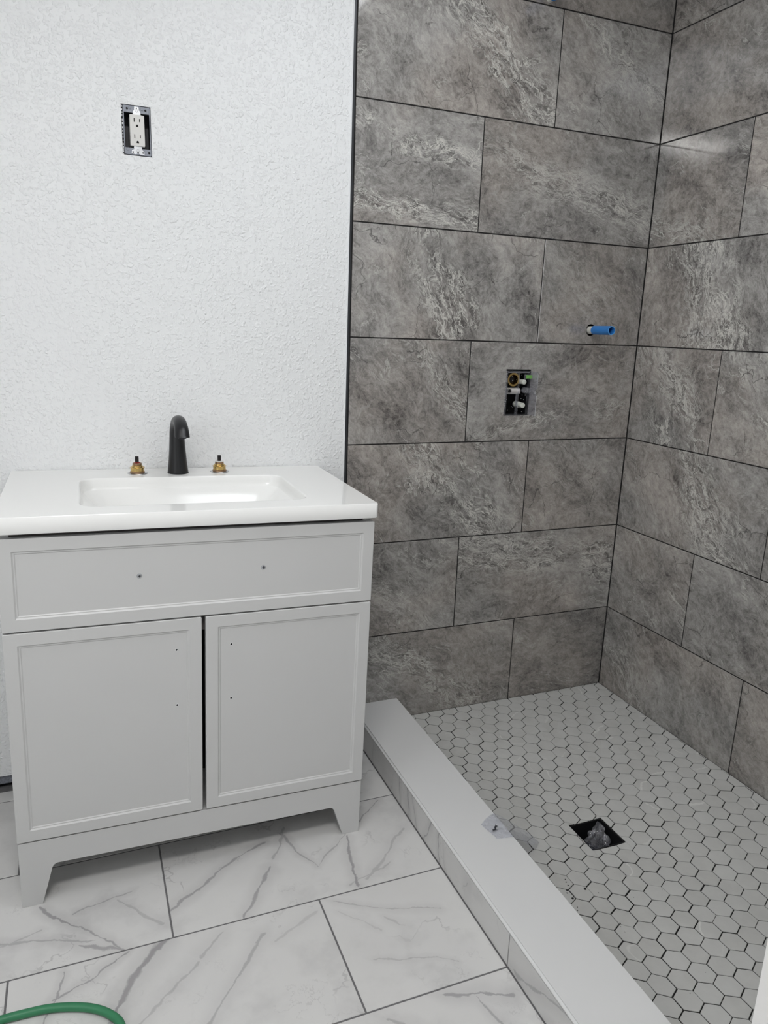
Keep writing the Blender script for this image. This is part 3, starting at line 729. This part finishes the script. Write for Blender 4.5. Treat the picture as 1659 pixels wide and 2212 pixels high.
# ------------------------------------------------------------------ bare valve stems either side of the faucet
def stem(x, y, ring, label):
    t = empty('faucet_valve', on_top(x, y)); tag(t, label, 'valve', 'bare brass valves either side of the faucet')
    link('washer', lathe(bmesh.new(), [(0.0240, -.0003), (0.0246, 0.0004), (0.0240, 0.0014), (0.015, 0.0020)], 36), M_steel, t, smooth=False)
    link('collar', lathe(bmesh.new(), [(0.0178, 0.0019), (0.0182, 0.003), (0.0180, 0.0055), (0.0165, 0.0062)], 36), M_copperish, t)
    link('body', lathe(bmesh.new(), [(0.0162, 0.0060), (0.0165, 0.007), (0.0163, 0.0145), (0.0182, 0.0150), (0.0182, 0.0160), (0.0140, 0.0168), (0.0136, 0.0195), (0.0124, 0.0200), (0.0122, 0.0215), (0.0110, 0.0220)], 36), M_brass, t)
    link('neck', lathe(bmesh.new(), [(0.0109, 0.0218), (0.0112, 0.0225), (0.0110, 0.0268), (0.0100, 0.0272)], 32), M_copperish, t)
    if ring == 'red': link('ring', lathe(bmesh.new(), [(0.0070, 0.0270), (0.0070, 0.0284), (0.0045, 0.0290)], 24), M_red, t)
    else: link('ring', lathe(bmesh.new(), [(0.0112, 0.0270), (0.0112, 0.0284), (0.0045, 0.0288)], 24), M_plast, t)
    b = bmesh.new(); n = 40
    def sp(z, k_): return [((0.0046 if i % 2 else 0.0040)*k_*math.cos(2*math.pi*i/n), (0.0046 if i % 2 else 0.0040)*k_*math.sin(2*math.pi*i/n), z) for i in range(n)]
    loops(b, [sp(0.027, 1), sp(0.0428, 1), sp(0.0438, .86)], cap0=True, cap1=True); link('spindle', b, M_stem, t)
stem(-0.5915, -0.0655, 'red', 'bare brass faucet valve with a red ring under its black spindle')
stem(-0.3830, -0.0628, 'white', 'bare brass faucet valve with a white ring, nearer the tiled shower')

# ------------------------------------------------------------------ electrical socket without its cover plate
ocx, ocz = (OUT[0]+OUT[1])/2+0.001, (OUT[2]+OUT[3])/2
so = empty('electrical_outlet', (ocx, 0.003, ocz)); tag(so, 'uncovered white double socket in its grey metal frame on the painted wall', 'outlet')
b = bmesh.new()
def rc2(hw, hz, y, r=.001): return [(x, y, z) for x, z in rrect(0, 0, hw, hz, r, 2, 2)]
loops(b, [rc2(0.0322, 0.0550, 0.056), rc2(0.0322, 0.0550, 0.0045), rc2(0.0300, 0.0500, 0.0045), rc2(0.0300, 0.0500, 0.054)], cap1=True)
link('box', b, M_boxin, so)
b = bmesh.new()
loops(b, [rc2(0.0308, 0.0536, 0.0045, .003), rc2(0.0308, 0.0536, -0.0005, .003), rc2(0.0288, 0.0387, -0.0005, .001), rc2(0.0285, 0.0385, 0.0045, .001)])
ring = link('mud_ring', b, M_zinc, so)
def disc(par, name, x, z, r, y, m, th=.0006, n=18, hz=1.0):
    bb = lathe(bmesh.new(), [(r, y), (r, y-th), (r*.8, y-th*1.3)], n, 'y', (x, 0, z)); return link(name, bb, m, par)
for x, z in ((-.0215, .0465), (.0205, .0465), (.0255, -.0465)):
    disc(ring, 'screw_hole', x, z, 0.0026, -0.0006, M_slot, .0003)
for x, z in ((-.0150, .0485), (.0125, .0480), (.0250, .0415), (-.0235, -.0425)):
    disc(ring, 'screw', x, z, 0.0032, -0.0005, M_zinc, .0009)
# yoke strap
for s in (1, -1):
    b = bmesh.new()
    pts = [(-.0090, s*.034), (.0090, s*.034), (.0085, s*.0415), (.0055, s*.0450), (.0050, s*.0520), (-.0050, s*.0520), (-.0055, s*.0450), (-.0085, s*.0415)]
    if s < 0: pts = [(-.0090, -.034), (.0090, -.034), (.0090, -.041), (.0140, -.0445), (.0150, -.0530), (.0065, -.0525), (0, -.0505), (-.0065, -.0525), (-.0150, -.0510), (-.0140, -.0435), (-.0090, -.041)]
    prism(b, pts, -0.0018, -0.0006); strap = link('strap', b, M_bright, so)
for z in (.0435, -.0440): disc(strap, 'screw', 0, z, 0.0034, -0.0018, M_steel, .0012)
disc(strap, 'screw_hole', 0, .0490, .0017, -0.0019, M_slot, .0002); disc(strap, 'screw_hole', 0, -.0488, .0018, -0.0019, M_slot, .0002)
for x in (-.0115, .0115): disc(strap, 'screw_hole', x, -.0478, .0017, -0.0019, M_slot, .0002)
b = bmesh.new(); loops(b, [rc2(0.0168, 0.0345, 0.030, .002), rc2(0.0168, 0.0345, -0.0035, .002), rc2(0.0160, 0.0337, -0.0047, .002)], cap0=True, cap1=True)
rec = link('receptacle', b, M_plast, so)
for zc in (.0178, -.0178):
    for x, hh in ((-.0064, .0042), (.0062, .0035)): link('slot', bx(x-.0010, x+.0010, -.0052, -.0046, zc+.0045-hh, zc+.0045+hh), M_slot, rec)
    pts = [(.0027*math.cos(math.radians(a)), zc-.0078+.0027*math.sin(math.radians(a))) for a in range(0, 181, 20)]+[(-.0027, zc-.0102), (.0027, zc-.0102)]
    link('ground_hole', prism(bmesh.new(), pts, -.0052, -.0046), M_slot, rec)
# ragged edge of the cut-out
b = bmesh.new(); rj = random.Random(3)
for side in (-1, 1):
    z = OUT[2]
    while z < OUT[3]-.004:
        hh = rj.uniform(.003, .007); xx = side*0.0331; box(b, xx-.0006, xx+.0006+rj.uniform(0, .0005), -0.0006, 0.004, z-ocz, z-ocz+hh*.7); z += hh+rj.uniform(0, .004)
tag(link('plaster_edge', b, M_caulk, so), kind='stuff')

# ------------------------------------------------------------------ shower valve rough-in
vx0, vx1, vz0, vz1 = VAL; vcx, vcz = (vx0+vx1)/2, (vz0+vz1)/2
sv = empty('shower_valve', (vcx, 0.0, vcz)); tag(sv, 'unfinished shower valve under a clear plastic guard in the stone wall', 'valve')
hw, hz = (vx1-vx0)/2-.0008, (vz1-vz0)/2-.0008
b = bmesh.new(); loops(b, [rc2(hw, hz, 0.067), rc2(hw, hz, 0.0015), rc2(hw-.002, hz-.002, 0.0015), rc2(hw-.002, hz-.002, 0.064)], cap0=True, cap1=True)
link('cavity', b, M_slot, sv)  # black liner, the shade of the recess put into its colour
link('cartridge_ring', lathe(bmesh.new(), [(0.021, 0.045), (0.021, 0.003), (0.0155, 0.003), (0.0145, 0.020), (0.0145, 0.044)], 32, 'y', (-.015, 0, .040)), M_brass, sv)
link('cartridge', lathe(bmesh.new(), [(0.0125, 0.044), (0.0125, 0.014), (0.006, 0.012)], 24, 'y', (-.018, 0, .040)), M_slot, sv)
b = lathe(bmesh.new(), [(0.0095, -0.036), (0.0105, -0.035), (0.0105, 0.010), (0.008, 0.013)], 28, 'x', (0, 0.010, .004)); link('chrome_barrel', b, M_chrome, sv, smooth=True)
link('barrel_bore', lathe(bmesh.new(), [(0.0052, -0.0010), (0.0045, -0.0012)], 20, 'y', (-.030, 0, .0045)), M_slot, sv)
link('barrel_collar', lathe(bmesh.new(), [(0.0075, 0.0080), (0.0075, -0.0020), (0.0055, -0.0020), (0.0055, 0.0070)], 24, 'y', (-.030, 0, .0045), cap1=False), M_steel, sv)
link('stop_cap', lathe(bmesh.new(), [(0.0075, 0.030), (0.0075, -0.010), (0.0040, -0.0115)], 24, 'y', (.017, 0, .0335)), M_knob, sv, smooth=False)
link('stop_cap', lathe(bmesh.new(), [(0.0095, 0.030), (0.0095, 0.006), (0.0078, 0.005), (0.0078, -0.016), (0.006, -0.0165)], 24, 'y', (.014, 0, -.0385)), M_knob, sv)
# guard: clear box standing out of the opening, with a lobe on its front edge
guard = []
b = bmesh.new()
y_f, y_b = -0.045, 0.010; gw = 0.0022
sidep = [(-.069, y_b), (-.069, y_f), (-.006, y_f), (.000, y_f+.010), (.010, y_f+.010), (.016, y_f), (.058, y_f), (.066, y_f+.008), (.066, y_b)]
for xx in (hw-.001, 0.003):
    yf_ = 0 if xx > .02 else 1
    pl = sidep if not yf_ else [(-.069, y_b), (-.069, -.004), (.066, -.004), (.066, y_b)]
    A_ = [b.verts.new((xx-gw, y, z)) for z, y in pl]; B_ = [b.verts.new((xx, y, z)) for z, y in pl]
    b.faces.new(A_); b.faces.new(B_[::-1])
    for i in range(len(pl)): b.faces.new((A_[i], B_[i], B_[(i+1) % len(pl)], A_[(i+1) % len(pl)]))
box(b, -hw+.001, hw-.001, -0.012, y_b, .0655, .0672); box(b, -hw+.001, hw-.001, -0.008, y_b, -.0705, -.0688)
box(b, -hw+.001, -hw+.003, -0.006, y_b, -.069, .066)
link('guard', b, M_clear, sv)
b = bmesh.new()          # bright rounded rim along the guard's outer edge
for pl in [[(hw-.002, y, z) for z, y in sidep[1:-1]]]: tube(b, pl, 0.0011, 8)
link('guard_rim', b, M_bright, sv)
link('guard_boss', lathe(bmesh.new(), [(0.0098, 0.006), (0.0105, -0.010), (0.0085, -0.022), (0.004, -0.023)], 24, 'y', (.0275, 0, .0075)), M_clear, sv)
lv = link('level_body', bx(.017, .0425, -.014, -.004, .0435, .0570, bev=.001), M_clear, sv)
link('vial', bx(.0185, .0410, -.0155, -.0135, .0450, .0555, bev=.0008), M_vial, lv)
b = bmesh.new(); rj = random.Random(5)
for i in range(46):
    x = rj.uniform(-hw+.006, hw-.006); z = rj.uniform(-.066, .060); s = rj.uniform(.0003, .0008)
    box(b, x-s, x+s, 0.0098, 0.0106, z-s, z+s)
tag(link('mortar_specks', b, M_caulk, sv), kind='stuff')
b = bmesh.new(); y_ = 0.0
for i in range(26):      # torn, plastered left edge of the opening
    z = -.067+i*.0052; s = rj.uniform(.0008, .0026)
    box(b, -hw-.0005, -hw+s, -.0008, .003, z, z+.0040)
link('mortar_edge', b, simple('pale_mortar_smear', (0.33, 0.32, 0.32), 0.8, vary=.3, vs=200), sv)['kind'] = 'stuff'
link('cover_lip', bx(-hw+.004, hw-.006, -.004, -.002, .0610, .0640, bev=.0008), simple('grey_plastic_lip', (0.22, 0.215, 0.23), .4), sv)

# ------------------------------------------------------------------ blue capped pipe stubs
def pipe(loc, ln, label, nm='water_pipe'):
    t = empty(nm, (loc[0], 0.0, loc[1])); tag(t, label, 'pipe', 'blue pipe stubs in the shower wall')
    r = 0.0138
    b = bmesh.new(); lathe(b, [(r*.86, 0.05), (r*.86, -0.020)], 28, 'y', cap0=True, cap1=True); link('taped_end', b, M_tape, t, smooth=False)
    b = bmesh.new(); lathe(b, [(r*.9, -0.016), (r, -0.018), (r, -ln+.001), (r-.0006, -ln), (r-.0026, -ln), (r-.0026, -0.022)], 36, 'y', cap0=False, cap1=True); link('sleeve', b, M_blue, t, smooth=False)
    b = bmesh.new(); lathe(b, [(r-.0002, -ln-.0002), (r-.0024, -ln-.0002)], 36, 'y', cap0=False, cap1=False); link('cut_edge', b, M_blueed, t)
    link('hole_gap', lathe(bmesh.new(), [(PR+.0001, 0.0495), (PR+.0001, 0.040)], 28, 'y'), M_slot, t)
pipe(PIPE, 0.104, 'open blue plastic pipe stub jutting out above the shower valve')
pipe(PIPE2, 0.104, 'blue plastic pipe stub high up, cropped by the top of the frame')

# ------------------------------------------------------------------ loose bits
def sheet(nx, ny, fn):
    b = bmesh.new(); v = [[b.verts.new(fn(i/nx, j/ny)) for j in range(ny+1)] for i in range(nx+1)]
    for i in range(nx):
        for j in range(ny): b.faces.new((v[i][j], v[i+1][j], v[i+1][j+1], v[i][j+1]))
    return b
CZ = 0.0868
def bag(u, v):
    # local frame: u runs off the curb into the shower
    ax = Vector((0.985, 0.17)).normalized(); pe = Vector((-ax.y, ax.x))
    wid = 0.019+0.030*math.sin(math.pi*min(1, u*0.9+.12))
    p = Vector((0.143, -0.690))+ax*(0.165*u)+pe*((v-.5)*2*wid*(1-.35*max(0, u-.8)/.2))
    e = 0.1925
    n_ = noise.noise(Vector((u*5.0, v*4.0, 2.0)))
    if p.x < e-0.002: z = CZ+0.0012+0.004*abs(n_)+0.003*math.sin(u*9+v*3)**2*min(1, u*4)
    else: z = CZ+0.001-(p.x-e)*0.75+0.003*n_; z = max(z, zof(p.x, p.y)+0.0015)
    return (p.x, p.y, z)
b = sheet(28, 16, bag)
tag(link('plastic_bag', b, M_film, smooth=True), 'small clear plastic bag hanging over the inner edge of the shower curb', 'bag')
def screw(x, y, z, a, ln, label):
    t = empty('screw_pin', (x, y, z), (0, 0, a)); tag(t, label, 'screw', 'small screws on the curb')
    link('shank', lathe(bmesh.new(), [(0.0016, 0), (0.0022, .001), (0.0019, .002), (0.0022, .003), (0.0019, .004), (0.0022, .005), (0.0019, ln-.003), (0.0021, ln-.002)], 14, 'x'), M_boxin, t)
    link('head', lathe(bmesh.new(), [(0.0021, ln-.002), (0.0036, ln), (0.0034, ln+.0015)], 14, 'x'), M_steel, t)
screw(0.151, -0.6955, CZ+.0072, math.radians(10), .012, 'small dark screw lying in the plastic bag, nearer the bathroom')
screw(0.160, -0.6890, CZ+.0075, math.radians(35), .010, 'small dark screw lying in the plastic bag, nearer the shower floor')

zdr = zd-0.055+0.003
def wad(u, v):
    a = 2*math.pi*u; c = Vector((0.006, -0.004, 0.030)); ph = math.pi*v
    n_ = noise.noise(Vector((math.cos(a)*math.sin(ph)*2.4, math.sin(a)*math.sin(ph)*2.4, math.cos(ph)*2.4)))
    r = 0.025*(1+0.75*n_)
    p = c+Vector((math.cos(a)*math.sin(ph)*r*1.05, math.sin(a)*math.sin(ph)*r, -math.cos(ph)*r*1.0))
    k_ = max(0, (v-.55)/.45)
    p += Vector((0.026, 0.036, 0.014))*k_**1.3
    p.x = max(-.045, min(.045, p.x)); p.y = max(-.045, min(.045, p.y))
    return (p.x, p.y, max(0.004, p.z))
b = sheet(40, 28, wad); bmesh.ops.remove_doubles(b, verts=b.verts, dist=1e-5)
pw = link('plastic_wrap', b, M_film2, smooth=True); pw.location = (DC.x, DC.y, zd-0.055)
tag(pw, 'crumpled clear plastic film stuffed in the open shower drain', 'wrap')

def crumb(x, y, s, i):
    b = bmesh.new(); bmesh.ops.create_icosphere(b, subdivisions=1, radius=s); rj = random.Random(i)
    for v in b.verts: v.co *= rj.uniform(.6, 1.25); v.co.z *= .6
    o = link('grout_crumb', b, M_debris); o.location = (x, y, zof(x, y)+s*.35)
    lab = {0: 'largest black grout crumb, lying in the middle of a hexagon tile', 1: 'rounded black grout crumb lying right beside the curb, second largest'}.get(i, 'tiny black speck of loose grout on the hexagon tiles beside the curb')
    tag(o, lab, 'debris', 'grout crumbs beside the curb')
for i, (x, y, s) in enumerate([(.319, -.8475, .0036), (.268, -.868, .0034), (.291, -.8080, .0016), (.287, -.817, .0018), (.285, -.828, .0020), (.272, -.842, .0022), (.266, -.850, .0018), (.262, -.895, .0018), (.255, -.905, .0014), (.246, -.780, .0018), (.250, -.795, .0014), (.345, -.865, .0012), (.33, -.96, .002)]):
    crumb(x, y, s, i)

# hose loop on the floor
hp = [(-1.10, -0.90), (-1.04, -0.80), (-0.985, -0.770), (-0.9192, -0.764), (-0.873, -0.7648), (-0.8335, -0.7689), (-0.7894, -0.7819), (-0.7533, -0.8004), (-0.7273, -0.8243), (-0.7132, -0.8505), (-0.712, -0.895), (-0.73, -0.95), (-0.78, -1.02), (-0.86, -1.08)]
pts = []
for i in range(len(hp)-1):
    p0 = Vector(hp[max(i-1, 0)]); p1 = Vector(hp[i]); p2 = Vector(hp[i+1]); p3 = Vector(hp[min(i+2, len(hp)-1)])
    for q_ in range(5):
        t = q_/5; p = 0.5*((2*p1)+(p2-p0)*t+(2*p0-5*p1+4*p2-p3)*t*t+(3*p1-p0-3*p2+p3)*t**3); pts.append((p.x, p.y, 0.0078))
pts.append((hp[-1][0], hp[-1][1], 0.0078))
tag(link('hose', tube(bmesh.new(), pts, 0.0077, 16), M_green, smooth=True), 'green rubber hose curving across the white marbled floor', 'hose')

# ------------------------------------------------------------------ the ceiling light (behind the viewer, its glow shows on the glossy stone)
cl = empty('ceiling_light', (-0.78, -1.85, CEIL)); tag(cl, 'rectangular flush ceiling light behind the camera, mirrored in the shower corner', 'lamp')
link('frame', bx(-.285, .285, -.155, .155, -.03, -.0005, bev=.004), M_paint, cl)
link('diffuser', bx(-.26, .26, -.13, .13, -.036, -.0305), M_lamp, cl)
# added glowing ceiling panel, out of frame, gives the shower soft fill
sk = link('fill_panel_1', bx(-.28, .36, -1.36, -.56, CEIL-.012, CEIL-.0005, bev=.003), M_paint); tag(sk, kind='structure')
M_topfill = N('top_fill_glow'); M_topfill.b.inputs['Emission Color'].default_value = (0.93, 0.965, 1.0, 1); M_topfill.b.inputs['Emission Strength'].default_value = TOP_FILL_STRENGTH
link('fill_glow', bx(-.25, .33, -1.33, -.59, CEIL-.016, CEIL-.0125), M_topfill.m, sk)

# unseen glowing panel added on the left wall to brighten the tiled side
sw = link('fill_panel_2', bx(LEFT+.0005, LEFT+.02, -1.95, -1.15, 1.10, 1.95, bev=.003), M_paint); tag(sw, kind='structure')
M_sidefill = N('side_fill_glow'); M_sidefill.b.inputs['Emission Color'].default_value = (0.93, 0.965, 1.0, 1); M_sidefill.b.inputs['Emission Strength'].default_value = SIDE_FILL_STRENGTH
link('fill_glow', bx(LEFT+.0205, LEFT+.024, -1.90, -1.20, 1.15, 1.90), M_sidefill.m, sw)
